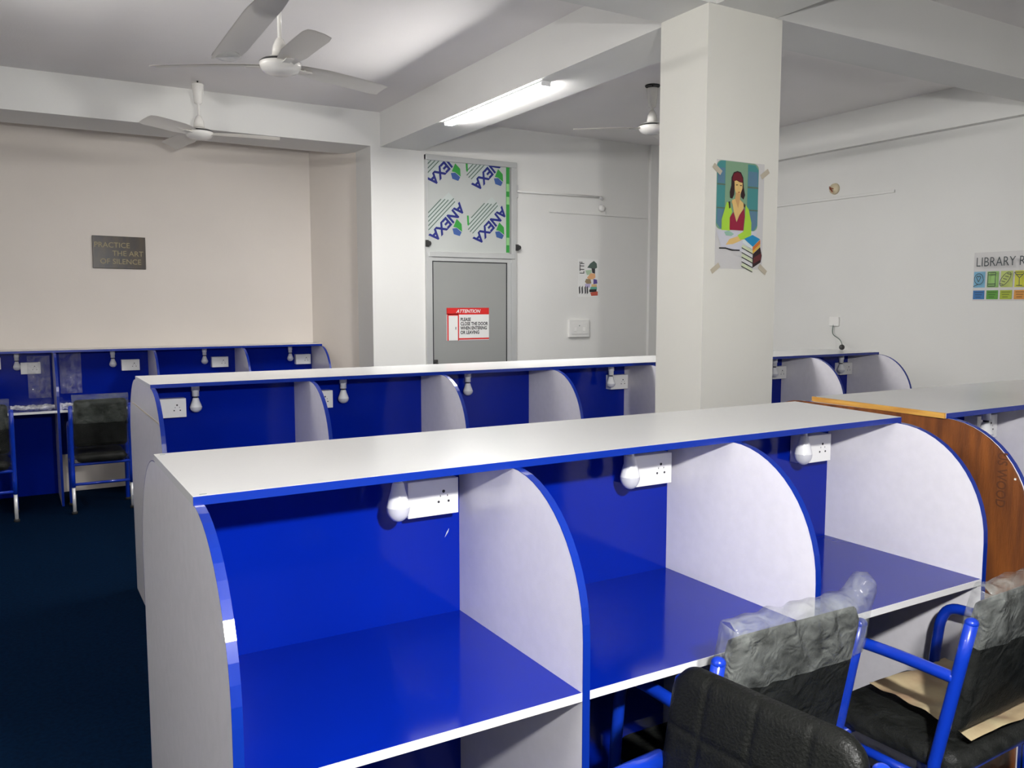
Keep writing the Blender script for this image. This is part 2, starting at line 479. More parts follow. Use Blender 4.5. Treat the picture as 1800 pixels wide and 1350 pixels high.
X1 = [.283, .9963, 1.714, 2.4476]
r1 = carrel_row('nearest white-topped row of blue study carrels in front of the column', X1, 1.69, 1.958, 2.186,
                top=[(.281, 1.668), (.283, 2.199), (2.53, 2.179), (2.474, 1.698)], group='rows of blue and white study carrels')
X2 = [.529, 1.2646, 1.994, 2.718, 3.457, 4.19, 4.94, 5.688]
r2 = carrel_row('second, long row of blue carrels passing behind the column', X2, 4.127, 4.39, 4.668,
                group='rows of blue and white study carrels')
X3 = [2.702, 3.43, 4.165, 4.90]
r3 = carrel_row('short carrel row at the right with a bare brown plywood end', X3, 1.69, 1.958, 2.25,
                top=[(2.688, 1.678), (2.725, 2.256), (4.92, 2.25), (4.92, 1.69)], group='rows of blue and white study carrels')
X4 = [-1.20, -.463, .27, 1.00, 1.73, 2.44]
r4 = carrel_row('dark blue carrel row standing against the back wall of the alcove', X4, 7.60, 7.868, None, gap=.28,
                back_z0=.32, group='rows of blue and white study carrels')
for ch in list(r4.children):
    if ch.name.startswith('back_panel') and ch.data.vertices[0].co.x < 1.4:
        for v in ch.data.vertices:
            if v.co.z < .5: v.co.z = 0.0
# row 1 back-left nail marks
o = MB().box(0, .014, 0, .002, 0, .0006).box(.0, .012, .50, .502, 0, .0006).build('screw_mark', M['greyl'], r1, (.012, 1.68 - 1.958, 1.2))
# small chips and scratches in the blue laminate of the nearest bay
o = MB().prism([(0, 0), (.010, .014), (.012, .022), (.005, .012)], 'Y', -.0006, 0).build('laminate_chip', M['paleb'], r1, (.67, -.0001, .955))
# raw plywood face on the short row
prof = carrel_profile(1.69 - .297 - 1.958 + .004, 1.69 - 1.958, T, 2.30 - 1.958, 2.30 + .25 - 1.958, 1.1815)
o = MB().prism(prof, 'X', -.010, -.0004).build('bare_plywood_face', M['ply'], r3)
o['label'] = 'bare brown plywood end face'
o = MB().prism([(-.012, -.279), (-.003, -.279), (.034, .298), (.025, .298)], 'Z', 1.1826, 1.2005).build('bare_board_edge', M['pine'], r3)
o.location.x = -.012
o['label'] = 'pale unfinished board edge'
st = MB()
add_text(st, 'US WOOD', .044, (-.0108, 1.500 - 1.958, 1.096), (0, 0, -1), (0, -1, 0), 0, bold=.0006, sx=.83)
st.build('stamped_lettering', M['stamp'], r3)
MB().box(-.0115, -.0105, 1.440 - 1.958, 1.446 - 1.958, 1.014, 1.020).build('nail_head', M['white'], r3)
# tape strip on the end panel of the second row
MB().box(-.001, -.0001, -.50, .45, 1.045, 1.052).build('tape_strip', M['tape'], r2)

# ------------------------------------------------------------------ sockets and bulbs in the carrels
def make_box():
    t = thing('socket_box', 'x', 'socket', (0, 0, 0))
    MB().box(-.070, .070, -.050, 0, -.046, .046, 0, .003).build('box_body', M['plate'], t)
    MB().box(-.070, .070, -.054, -.0502, -.046, .046, 0, .0015).build('face_plate', M['plate'], t)
    s = MB()
    for (x, z, r) in ((.028, .014, .0042), (.014, -.012, .0034), (.042, -.012, .0034)):
        s.tube([(x, -.0546, z), (x, -.0541, z)], r, 10)
    for (x, z) in ((.018, .0), (.038, .0)):
        s.box(x, x + .002, -.0545, -.0541, z, z + .005)
    s.build('socket_holes', M['hole'], t)
    return t
def make_bulb(hl, bl, name='led_bulb'):
    t = thing(name, 'x', 'light bulb', (0, 0, 0))
    MB().lathe([(0, 0), (.019, 0), (.019, -hl * .6), (.0165, -hl * .62), (.0165, -hl), (0, -hl)], seg=20).build('bulb_holder', M['bulbw'], t)
    z = -hl
    MB().lathe([(.011, z), (.011, z - bl * .12), (0.0, z - bl * .12)], seg=16).build('bulb_cap', M['grey'] if hl < .05 else M['dark'], t)
    MB().lathe([(.0115, z - bl * .10), (.0145, z - bl * .14), (.018, z - bl * .3), (.025, z - bl * .52), (.0285, z - bl * .66)], seg=24).build('bulb_body', M['bulbw'], t)
    pr = [(.0288, z - bl * .66)]
    for i in range(1, 8):
        a = pi / 2 * i / 7; pr.append((.0288 * cos(a) if i < 7 else 0, z - bl * .66 - bl * .34 * sin(a)))
    MB().lathe(pr, seg=24).build('bulb_diffuser', M['diff'], t)
    return t
box0 = make_box(); bulb0 = make_bulb(.036, .108); bulb1 = make_bulb(.068, .080)
used = {}
def put(proto, loc, label, group=None):
    if proto not in used: used[proto] = 1; o = proto
    else: o = copy_tree(proto)
    o.location = loc; o['label'] = label
    if group: o['group'] = group
    return o
ZB = 1.1822
for i, (bx, sx) in enumerate(((.787, .896), (1.500, 1.612), (2.222, 2.325))):
    n = ('left', 'middle', 'right')[i]
    put(bulb0, (bx, 1.873, ZB), 'white bulb under the top of the %s bay of the nearest carrel row' % n, 'bulbs in the nearest carrel row')
    put(box0, (sx, 1.9575, 1.078), 'white socket box on the blue back of the %s bay of the nearest carrel row' % n, 'socket boxes in the nearest carrel row')
ordn = ['first', 'second', 'third', 'fourth', 'fifth', 'sixth', 'seventh']
r2b = [(0, .762, .645), (1, 1.517, 1.385), (2, 2.272, 2.10), (3, 3.275, 3.375), (5, 4.76, 4.86), (6, 5.49, 5.605)]
for i, bx, sx in r2b:
    side = '' if i < 4 else ', past the column'
    put(bulb1, (bx, 4.345 if i < 3 else 4.295, ZB), 'small white bulb in the %s bay of the long middle row%s' % (ordn[i], side), 'bulbs in the long middle row')
    put(box0, (sx, 4.3895, 1.062), 'white socket box in the %s bay of the long middle row%s' % (ordn[i], side), 'socket boxes in the long middle row')
r4b = [(1, .02, .115), (2, .72, .855), (3, 1.46, 1.59), (4, 2.225, 2.345)]
wn = {1: 'plastic-strewn left', 2: 'second', 3: 'third', 4: 'rightmost'}
for i, bx, sx in r4b:
    put(bulb1, (bx, 7.83, ZB), 'tiny bulb in the %s visible bay of the dark alcove row' % wn[i], 'bulbs in the alcove row')
    put(box0, (sx, 7.8675, 1.05), 'pale socket box in the %s visible bay of the dark alcove row' % wn[i], 'socket boxes in the alcove row')
put(box0, (-.16, 7.8675, 1.095), 'pale socket box at the left picture edge in the alcove row', 'socket boxes in the alcove row')
put(bulb1, (3.262, 1.873, ZB), 'shaded bulb in the plywood-ended row at the right edge')
put(box0, (3.325, 1.9575, 1.078), 'shaded socket box in the plywood-ended row at the right edge')

# ------------------------------------------------------------------ tube lights
def tube_light(loc, rz, length, strength, label, name='tube_light', col=(1, .985, .96, 1), slim=False):
    t = thing(name, label, 'tube light', loc, rz)
    em = mat('lit_tube_%d' % int(strength * 10), (0.9, 0.9, 0.9, 1), 0.4, emit=col, estr=strength)
    L = length / 2
    if slim:
        MB().box(-.034, .034, -L, L, -.010, 0, 0, .002).build('batten', M['tube_b'], t)
        MB().box(-.030, .030, -L + .02, L - .02, -.026, -.0102, 0, .004).build('lit_diffuser', em, t)
        for s in (-1, 1):
            MB().box(-.032, .032, min(s * L, s * (L - .018)), max(s * L, s * (L - .018)), -.028, -.0102, 0, .003).build('end_cap', M['tube_b'], t)
        return t
    MB().box(-.018, .018, -L, L, -.012, 0, 0, .002).build('batten', M['tube_b'], t)
    MB().tube([(0, -L + .03, -.026), (0, L - .03, -.026)], .0125, 14).build('lit_tube', em, t)
    for s in (-1, 1):
        MB().box(-.016, .016, min(s * L, s * (L - .03)), max(s * L, s * (L - .03)), -.042, -.0122, 0, .003).build('end_cap', M['tube_b'], t)
    return t
tube_light((2.877, 5.13, ZS), 0, 1.36, E_FAR, 'glowing tube light under the edge of the long ceiling beam', slim=True)
t = tube_light((-.4, 4.6, 2.78), 0, 1.2, E_MID_FILL, 'unseen fill tube added in the left bay beyond the picture edge')
for s_ in (-.4, .4):
    MB().tube([(0, s_, 0), (0, s_, ZC - 2.78)], .003, 6).build('hanging_wire', M['grey'], t)
t = tube_light((.78, .65, 2.72), 0, 1.2, E_NEAR, 'lit tube hung low over the aisle before the nearest row')
for s_ in (-.4, .4):
    MB().tube([(0, s_, 0), (0, s_, ZC - 2.72)], .003, 6).build('hanging_wire', M['grey'], t)
t = tube_light((-1.5, .9, 2.6), 0, 1.2, E_LEFT_FILL, 'unseen fill tube added to the left of the viewpoint')
for s_ in (-.4, .4):
    MB().tube([(0, s_, 0), (0, s_, ZC - 2.6)], .003, 6).build('hanging_wire', M['grey'], t)
t = thing('added_fill_lamp', 'unseen fill lamp added close to the viewpoint', 'lamp', (.60, -.12, 1.98))
MB().sphere((0, 0, 0), .045).build('lit_globe', mat('lit_globe', (.9, .9, .9, 1), .4, emit=(1, .99, .97, 1), estr=E_FILL_LAMP), t)
MB().lathe([(0, .12), (.02, .12), (.02, .046), (0, .046)], seg=16).build('lamp_holder', M['tube_b'], t)
sh_ = MB().lathe([(.02, .118), (.16, .048), (.158, .045), (.02, .112)], seg=40)  # hood added to keep the fill light off the ceiling
sh_.build('fill_lamp_hood', M['tube_b'], t)
MB().tube([(0, 0, .12), (0, 0, ZC - 1.98)], .003, 6).build('flex', M['grey'], t)

# ------------------------------------------------------------------ ceiling fans
def fan(loc_motor, ztop, angles, r, label, tilt=-.20, motor=.1, group='white ceiling fans', bw_=1.0, canopy_dark=False):
    x, y, z = loc_motor
    t = thing('ceiling_fan', label, 'ceiling fan', (x, y, z), 0, group)
    H = ztop - z
    mr = motor
    MB().lathe([(0, -.045), (mr * .45, -.045), (mr * .85, -.03), (mr, -.008), (mr, .010), (mr * .8, .028), (mr * .4, .040), (0, .042)], seg=36).build('motor_housing', M['fan'], t)
    MB().lathe([(mr * 1.003, .009), (mr * 1.006, .013), (mr * .9, .022)], seg=36).build('motor_seam', M['dark'], t)
    MB().lathe([(0.0, .046), (.040, .045), (.034, .09), (.018, .125), (.012, .13), (0, .13)], seg=24).build('lower_canopy', M['fan'], t)
    MB().tube([(0, 0, .12), (0, 0, H - .03)], .0105, 12).build('down_rod', M['fan'], t)
    MB().lathe([(.012, H - .17), (.028, H - .16), (.045, H - .03), (.042, H - .022), (0, H - .022)], seg=24).build('ceiling_canopy', M['fan'], t)
    MB().tube([(0, 0, H - .03), (0, 0, H)], .006, 8).build('ceiling_hook', M['dark'], t)
    if canopy_dark:
        MB().lathe([(.055, H - .012), (.058, H - .004), (0, H - .001)], seg=24).build('canopy_ring', M['dark'], t)
    for a in angles:
        a = radians(a)
        mb = MB(); n = 10
        rows = []
        for i in range(n + 1):
            s = mr * .75 + (r - mr * .75) * i / n
            wd = (.040 + .020 * min(1, i / 3)) * bw_
            if i == n: wd = .052 * bw_
            dz = -.012 * (i / n) ** 2
            tw = tilt
            row = []
            for u in (-1, -.4, .4, 1):
                row.append(Vector((s, u * wd, dz + u * wd * tw + .006 * (1 - u * u))))
            rows.append(row)
        for th in (0, -.0025):
            vs = [[mb.bm.verts.new(p + Vector((0, 0, th))) for p in row] for row in rows]
            for i in range(n):
                for j in range(3):
                    f = mb.bm.faces.new((vs[i][j], vs[i + 1][j], vs[i + 1][j + 1], vs[i][j + 1])); f.smooth = True
        b = mb.build('fan_blade', M['fanb'], t); b.rotation_euler = (0, 0, a)
        br = MB().box(mr * .6, mr + .07, -.018, .018, -.004, .001).tube([(mr + .03, -.012, .001), (mr + .03, -.012, .006)], .004, 8).tube([(mr + .03, .012, .001), (mr + .03, .012, .006)], .004, 8).build('blade_bracket', M['fan'], b)
        br.location = (0, 0, -.006)
    return t
fan((1.20, 4.27, 2.735), ZC, (15, 152, -90), .62, 'large ceiling fan with a dark underlit blade at the top left of the photo')
fan((1.27, 6.72, 2.83), ZC, (-137, -17, 103), .58, 'far ceiling fan hanging just before the alcove beam', tilt=.38)
fan((4.25, 5.10, 2.895), ZC, (150, 33, -87), .60, 'ceiling fan half hidden behind the column', canopy_dark=True)
t = fan((.62, 2.06, 2.35), ZC, (90, 210, 330), .76, 'nearest ceiling fan, only one wide blade showing at the top edge', bw_=.85)
MB().lathe([(.0, -.004), (.030, -.008), (.045, .0), (.040, .008), (.0, .010)], seg=20).build('blade_tip_wrapper', M['wrap'], t, (0, .745, -.012))

# ------------------------------------------------------------------ chairs
def rounded_slab(w, h, th, rad, mi=0, seg=6, puff=.012, grid=None):
    """upright cushion in the XZ plane, centred on x, from z=0 to h, front at +y"""
    mb = MB(); N, K = 22, 18
    def inset(u, v):
        # u in [-1,1], v in [0,1] -> distance based puff
        du = 1 - abs(u); dv = 1 - abs(2 * v - 1)
        return min(1, (min(du * w / 2, dv * h / 2)) / .035)
    def shape(u, v):
        x, z = u * w / 2, v * h
        cx, cz = w / 2 - rad, h / 2 - rad
        X, Z = x, z - h / 2
        if abs(X) > cx and abs(Z) > cz:
            dx_, dz_ = abs(X) - cx, abs(Z) - cz
            m_ = max(dx_, dz_); l = math.hypot(dx_, dz_)
            if l > 0:
                f_ = m_ / l; dx_ *= f_; dz_ *= f_
            X = math.copysign(cx + dx_, X); Z = math.copysign(cz + dz_, Z)
        return X, Z + h / 2
    def seam(u, v):
        if not grid: return 0
        s = 0
        for g in grid[0]: s = max(s, math.exp(-((u * w / 2 - g) / .006) ** 2))
        for g in grid[1]: s = max(s, math.exp(-((v * h - g) / .006) ** 2))
        return s
    if grid: N, K = 84, 70
    for side in (1, -1):
        vs = []
        for j in range(K + 1):
            row = []
            for i in range(N + 1):
                u, v = -1 + 2 * i / N, j / K
                X, Z = shape(u, v)
                e = inset(u, v); e = math.sqrt(max(0, 1 - (1 - e) ** 2))
                y = side * (th / 2) * (e)
                if side == 1: y += puff * sin(pi * (u + 1) / 2) * sin(pi * v) - .003 * seam(u, v) * e
                row.append(mb.bm.verts.new((X, y, Z)))
            vs.append(row)
        for j in range(K):
            for i in range(N):
                q = (vs[j][i], vs[j][i + 1], vs[j + 1][i + 1], vs[j + 1][i])
                f = mb.bm.faces.new(q); f.smooth = True; f.material_index = mi
    bmesh.ops.remove_doubles(mb.bm, verts=mb.bm.verts, dist=1e-5)
    return mb

def wrap_mesh(w, h, d, seed, sag=.0, amp=.010, peak=None, zmin=0.0):
    """crumpled bag around a cushion: open sheet over front, top and back"""
    rnd = random.Random(seed)
    ph = [(rnd.uniform(8, 30), rnd.uniform(8, 30), rnd.uniform(0, 6), rnd.uniform(.3, 1)) for _ in range(9)]
    mb = MB(); N, K = 44, 36
    path = []
    hh = h
    for k in range(K + 1):
        s = k / K
        L = 2 * hh + d; q = s * L
        if q < hh: path.append((-d / 2, q))
        elif q < hh + d:
            a = (q - hh) / d * pi
            path.append((-cos(a) * d / 2, hh + sin(a) * d * .35))
        else: path.append((d / 2, hh - (q - hh - d)))
    vs = []
    for k, (y, z) in enumerate(path):
        row = []
        z = zmin + (z * (h - zmin) / h if z < h else z - zmin)
        for i in range(N + 1):
            u = -1 + 2 * i / N
            c = sum(a_ * sin(fx * u * .9 + fz * z * 2.2 + p_) for fx, fz, p_, a_ in ph) / 5
            x = u * (w / 2 + .010 + .004 * c)
            yy = y * (1 - .25 * abs(u) ** 6) + c * amp * (.5 if y > 0 else -1)
            zz = z + c * amp * .4
            if peak and z > h * .9: zz += peak[1] * math.exp(-((u - peak[0]) / .12) ** 2)
            row.append(mb.bm.verts.new((x, yy, zz)))
        vs.append(row)
    for k in range(K):
        for i in range(N):
            f = mb.bm.faces.new((vs[k][i], vs[k][i + 1], vs[k + 1][i + 1], vs[k + 1][i])); f.smooth = True
    for i in (0, N):
        for k in range(K // 2):
            try:
                f = mb.bm.faces.new((vs[k][i], vs[k + 1][i], vs[K - k - 1][i], vs[K - k][i])); f.smooth = True
            except ValueError: pass
    return mb

def make_chair(W=.46, wrapped=True, leg_glint=False, quilt=False, ztop=.81, seed=1, peak=None, backw=None, sleeve=False, wh=.13):
    t = thing('visitor_chair', 'x', 'chair', (0, 0, 0))
    hw = W / 2; R = .0155
    za = .66
    def yb(z):      # the upright leans back above the seat
        if z < .42: return .015 + .02 * (z / .42)
        return .035 - .075 * (z - .42) / .39
    for s in (-1, 1):
        x = s * hw
        zl = .20 if leg_glint else 0.015
        pts = [(x, yb(z), z) for z in (zl, .3, .42, .5, .6, .7, ztop)]
        up = MB().tube(pts, R, 14); up.sphere((x, yb(ztop), ztop), R * 1.03, sz=.8)
        up.build('back_upright', M['tube'], t)
        lg = MB().tube([(x, yb(0), .012), (x, yb(.2), .2)], R * .8 if leg_glint else R, 12)
        if leg_glint: lg.build('rear_leg', M['leg_glint'], t)  # highlight on the blue tube modelled as a pale lower leg
        fo = MB().tube([(x, yb(0), 0.0), (x, yb(0), .02)], R * 1.25, 12); fo.build('rubber_foot', M['rubber'], t)
        arm = MB().tube([(x, yb(za) + .005, za), (x, .10, za + .004), (x, .21, za + .004), (x, .272, za), (x, .298, za - .04), (x, .306, za - .10), (x, .33, .30), (x, .34, .012)], R, 14, smooth_path=2)
        arm.build('arm_and_front_leg', M['tube'], t)
        if sleeve:
            MB().tube([(x, .02, za + .002), (x, .12, za + .004), (x, .225, za + .004)], R + .007, 14).build('foam_arm_sleeve', M['tube'], t)
        MB().tube([(x, .34, 0.0), (x, .34, .02)], R * 1.25, 12).build('rubber_foot', M['rubber'], t)
        MB().tube([(x, .03, .37), (x, .32, .37)], R * .8, 10).build('seat_rail', M['tube'], t)
    MB().tube([(-hw, .03, .37), (hw, .03, .37)], R * .75, 10).build('cross_bar', M['tube'], t)
    MB().tube([(-hw, .32, .37), (hw, .32, .37)], R * .75, 10).build('cross_bar', M['tube'], t)
    MB().tube([(-hw, .025, .22), (hw, .025, .22)], R * .7, 10).build('cross_bar', M['tube'], t)
    # seat
    sw = W - .045
    seat = rounded_slab(sw, .40, .065, .05, puff=.010)
    so = seat.build('seat_cushion', M['leather'], t, (0, .385, .415), (radians(90), 0, 0))
    # back
    bw = backw if backw else W - .04
    gr = ([-.11, 0, .11], [.12, .25]) if quilt else ([0], [.17, ]) 
    back = rounded_slab(bw, .37, .050, .06 if quilt else .03, puff=.012, grid=gr if quilt else None)
    lean = math.atan(.075 / .39)
    bo = back.build('backrest_cushion', M['leather'], t, (0, yb(.50) + (.028 if quilt else 0.0), .50), (lean, 0, 0))
    if wrapped:
        wo = wrap_mesh(bw, .385, .072, seed, peak=peak, zmin=.385 - wh)
        wo.build('plastic_wrap', M['wrap4' if leg_glint else 'wrap'], t, (0, yb(.50), .50), (lean, 0, 0))
        wo = wrap_mesh(bw, .385, .066, seed + 1, amp=.004)
        wo.build('thin_plastic_wrap', M['wrap2'], t, (0, yb(.50), .50), (lean, 0, 0))
        ws = wrap_mesh(sw + .004, .41, .085, seed + 5, amp=.004)
        ws.build('seat_plastic_wrap', M['wrap2'], t, (0, .392, .416), (radians(90), 0, 0))
    return t
chB = make_chair(.45, True, seed=3, peak=(.93, .045))
chB.location = (1.478, 1.295, 0); chB.rotation_euler = (0, 0, radians(-1)); chB['label'] = 'plastic-wrapped black chair tucked under the middle bay of the nearest row'
chC = make_chair(.46, True, seed=9)
chC.location = (2.16, 1.165, 0); chC.rotation_euler = (0, 0, radians(2)); chC['label'] = 'plastic-wrapped chair with crumpled paper on its seat at the right edge'
chA = make_chair(.42, False, quilt=True, seed=4, backw=.41, sleeve=True)
chA.location = (1.115, 1.02, -0.0); chA.rotation_euler = (0, 0, radians(97)); chA['label'] = 'unwrapped black quilted chair turned sideways in the near foreground'
chD = make_chair(.40, True, leg_glint=True, seed=12, wh=.19)
chD.location = (.540, 6.985, 0); chD['label'] = 'wrapped dark chair facing the alcove row, nearest the long middle row'
chE = make_chair(.40, True, leg_glint=True, seed=15, wh=.19)
chE.location = (-.235, 6.945, 0); chE['label'] = 'wrapped dark chair at the left picture edge facing the alcove row'
for c in (chA, chB, chC, chD, chE): c['group'] = 'blue-framed visitor chairs'

# crumpled paper lying on the seat of the right-hand chair
def sheet(name, pts_fn, nu, nv, m_, loc=(0, 0, 0), rot=(0, 0, 0)):
    mb = MB(); vs = []
    for j in range(nv + 1):
        vs.append([mb.bm.verts.new(pts_fn(i / nu, j / nv)) for i in range(nu + 1)])
    for j in range(nv):
        for i in range(nu):
            f = mb.bm.faces.new((vs[j][i], vs[j][i + 1], vs[j + 1][i + 1], vs[j + 1][i])); f.smooth = True
    return mb.build(name, m_, None, loc, rot)
def pf(u, v):
    x = (u - .5) * .36 + .05 * v; y = (v - .5) * .33
    z = .004 + .010 * abs(sin(5 * u + 3 * v)) + .006 * sin(11 * v + 2 * u) ** 2 + .018 * max(0, .25 - u) * 2
    return (x, y, z)
o = sheet('paper_sheet', pf, 24, 24, M['paper'], (2.185, 1.31, .470))
tag(o, 'creased beige paper lying on the seat of the right-hand wrapped chair', 'paper')

# crumpled plastic film on the left of the alcove row
def film(u, v):
    x = (u - .5) * .30; y = (v - .5) * .20
    z = .004 + .020 * abs(sin(9 * u + 4 * v) * cos(13 * v - 3 * u)) + .012 * abs(sin(21 * u * v + 5))
    return (x, y, z)
o = sheet('plastic_film', film, 40, 30, M['wrap3'], (.11, 7.45, .752)); tag(o, 'shiny crumpled plastic film on the desk left of the alcove divider', 'plastic film', 'loose plastic film in the alcove row')
o = sheet('plastic_film', film, 40, 30, M['wrap3'], (.46, 7.45, .752)); tag(o, 'shiny crumpled plastic film on the desk right of the alcove divider', 'plastic film', 'loose plastic film in the alcove row')
def film2(u, v):
    x = (u - .5) * .16; z = (v - .5) * .34
    y = -.012 - .018 * abs(sin(9 * v + 4 * u) * cos(7 * v - 3 * u)) - .008 * abs(sin(17 * u))
    return (x, y, z)
o = sheet('plastic_film', film2, 24, 40, M['wrap5'], (.40, 7.866, 1.0)); tag(o, 'plastic film stuck to the blue back panel right of the alcove divider', 'plastic film', 'loose plastic film in the alcove row')
o = sheet('plastic_film', film2, 24, 40, M['wrap5'], (.17, 7.80, .98), (0, 0, 0)); tag(o, 'plastic film hanging before the panel left of the alcove divider', 'plastic film', 'loose plastic film in the alcove row')

# ------------------------------------------------------------------ wall fittings
def board(x, z, w_, h_, label, name='switchboard'):
    t = thing(name, label, 'switchboard', (x, YD, z))
    MB().box(0, w_, -.03, 0, 0, h_, 0, .004).build('switchboard_frame', M['wall'], t)
    MB().box(.02, w_ - .02, -.034, -.0302, .03, h_ - .03, 0, .002).build('switch_plate', M['wall'], t)
    for xx in (.055, .16): MB().box(xx, xx + .03, -.038, -.0342, .06, .10, 0, .002).build('switch_rocker', M['plate'], t)
    s = MB().tube([(.12, -.0346, .115), (.12, -.0342, .115)], .006, 8)
    s.build('socket_holes', M['greyl'], t)
board(4.789, 1.234, .245, .175, 'white switchboard low on the wall right of the grey door')
def strip(name, label, cat, p0, p1, r, m_):
    o = MB().tube([p0, p1], r, 8).build(name, m_)
    return tag(o, label, cat)
t = thing('wall_pipe', 'thin horizontal pipe bracketed beside the door fanlight', 'pipe', (4.19, YD, 2.63))
MB().tube([(0, -.02, 0), (.985, -.02, .006)], .011, 8).build('pipe', M['wall'], t)
MB().box(-.014, .014, -.012, 0, -.06, .06, 0, .002).build('bracket', M['grey'], t)
MB().tube([(.96, -.02, .006), (1.0, -.022, -.015)], .014, 8).build('pipe_end', M['grey'], t)
t = thing('wall_socket', 'small round white socket with a wire near the pipe end', 'socket', (5.19, YD, 2.53))
MB().lathe([(0, 0), (.038, 0), (.030, .03), (0, .034)], seg=20).build('socket_rose', M['plate'], t, (0, 0, 0), (radians(90), 0, 0))
MB().tube([(0, -.02, 0), (.04, -.02, -.01), (.05, -.01, -.08)], .0035, 6, smooth_path=2).build('socket_wire', M['white'], t)
o = MB().box(4.559, 5.782, YD - .014, YD, 2.455, 2.475, 0, .002).build('cable_trunking', M['wall']); tag(o, 'white cable trunking strip on the back wall left of the column', 'cable trunking')
o = MB().box(XR - .016, XR, 4.50, 5.80, 2.485, 2.508, 0, .002).build('cable_trunking', M['wall']); tag(o, 'white cable trunking strip on the right wall beyond the poster', 'cable trunking')
t = thing('junction_rose', 'small open wiring box with red wires above the right wall trunking', 'junction box', (XR, 5.10, 2.583))
MB().lathe([(0, 0), (.05, 0), (.045, .022), (0, .024)], seg=20).build('rose_base', flat('cream_plastic', 214, 200, 168), t, (0, 0, 0), (0, radians(-90), 0))
MB().tube([(-.02, .02, 0), (-.045, .03, .01), (-.04, 0, -.02), (-.05, -.01, -.03)], .005, 6, smooth_path=1).tube([(-.02, 0, 0), (-.05, .0, 0), (-.04, .03, .02)], .004, 6).build('loose_wires', flat('brown_wire', 150, 70, 40), t)
t = thing('plug_lead', 'thin dark lead hanging from the right wall onto the long middle row', 'cable', (XR, 5.05, 1.40))
MB().tube([(-.012, 0, 0), (-.02, .01, -.06), (-.03, -.005, -.11), (-.30, -.30, -.135), (-.68, -.62, -.165)], .004, 8, smooth_path=3).build('lead', M['greyl'], t)
MB().box(-.018, 0, -.05, .05, -.03, .05, 0, .003).build('wall_plate', M['plate'], t)
MB().sphere((-.70, -.63, -.175), .022).build('plug', M['dark'], t)

# plaque in the alcove
pl = MB().box(0, .41, -.012, 0, 0, .27, 0, .003)
for i, (s, xx) in enumerate((('PRACTICE', .012), ('THE ART', .15), ('OF SILENCE', .055))):
    add_text(pl, s, .062, (xx, -.0125, .175 - i * .068), (1, 0, 0), (0, 0, 1), 1, sx=.98)
pm = mat('plaque_print', srgb(62, 46, 24), 0.3, col2=srgb(26, 16, 16), nscale=9, stretch=(1.6, 1, .5))
o = pl.build('wall_plaque', [pm, flat('plaque_gold', 150, 135, 92)], None, (.605, YA, 1.865)); o.rotation_euler = (0, radians(.6), 0)
tag(o, 'dark gold-lettered plaque on the alcove back wall', 'plaque')

# ------------------------------------------------------------------ poster of a reader, on the column
CU = {}
def art(name, mats, fnP, shapes, base=None, texts=()):
    mb = MB(); keys = []
    def mi(k):
        if k not in keys: keys.append(k)
        return keys.index(k)
    if base:
        mb.prism(base[0], base[1], base[2], base[3], mi(base[4]))
    for n, (k, pts) in enumerate(shapes):
        mb.poly([fnP(u, v, n + 1) for u, v in pts], mi(k))
    for (k, s, size, u, v, ux, uy, bold, sx) in texts:
        add_text(mb, s, size, fnP(u, v, len(shapes) + 3), ux, uy, mi(k), bold=bold, sx=sx)
    return mb, [M[k] for k in keys]
def C(name, r, g, b): flat(name, r, g, b); return name
def blob(cx, cy, rx, ry, n=20, a0=0, a1=360):
    return [(cx + rx * cos(radians(a0 + (a1 - a0) * i / n)), cy + ry * sin(radians(a0 + (a1 - a0) * i / n))) for i in range(n + (0 if a1 - a0 == 360 else 1))]
# coordinates below are in poster units: u right 0..535, v down 0..1105
PU = .33 / 535; PH = 1105
def PP(u, v, n): return (u * PU * .94, -.0012 - n * .00015, (PH - v) * PU * .735)
def rr(x0, y0, x1, y1, r):
    p = []
    for cx, cy, a in ((x1 - r, y0 + r, -90), (x1 - r, y1 - r, 0), (x0 + r, y1 - r, 90), (x0 + r, y0 + r, 180)):
        p += [(cx + r * cos(radians(a + i * 15)), cy + r * sin(radians(a + i * 15))) for i in range(7)]
    return p
sh = []
sh.append((C('p_sage', 128, 162, 132), rr(2, 5, 470, 705, 55)))
sh.append((C('p_teal', 70, 140, 140), [(6, 50), (40, 12), (96, 6), (96, 700), (45, 690), (6, 640)]))
sh.append((C('p_teal2', 92, 128, 152), [(14, 80), (88, 80), (88, 235), (14, 235)]))
sh.append(('p_teal2', [(14, 500), (88, 500), (88, 690), (45, 680), (14, 640)]))
sh.append(('p_teal', [(345, 20), (430, 20), (468, 70), (468, 640), (430, 700), (345, 700)]))
sh.append(('p_teal2', [(352, 90), (460, 90), (460, 240), (352, 240)]))
sh.append(('p_teal2', [(352, 500), (460, 500), (460, 640), (425, 695), (352, 695)]))
sh.append((C('p_shelf', 96, 112, 96), [(6, 240), (96, 240), (96, 255), (6, 255)]))
sh.append(('p_shelf', [(345, 245), (468, 245), (468, 262), (345, 262)]))
sh.append(('p_shelf', [(6, 480), (96, 480), (96, 492), (6, 492)]))
sh.append(('p_shelf', [(345, 482), (468, 482), (468, 495), (345, 495)]))
sh.append((C('p_hair', 46, 22, 26), [(150, 380), (145, 320), (160, 250), (160, 170), (185, 115), (225, 98), (265, 108), (292, 160), (300, 260), (318, 340), (300, 385), (270, 360), (268, 250), (200, 250), (195, 340), (175, 385)]))
sh.append((C('p_fringe', 110, 22, 38), [(170, 190), (185, 130), (225, 112), (262, 122), (285, 175), (285, 215), (240, 200), (210, 190), (195, 215)]))
sh.append((C('p_skin', 226, 190, 120), [(195, 205), (215, 195), (250, 210), (285, 215), (285, 270), (262, 335), (240, 350), (215, 335), (198, 280)]))
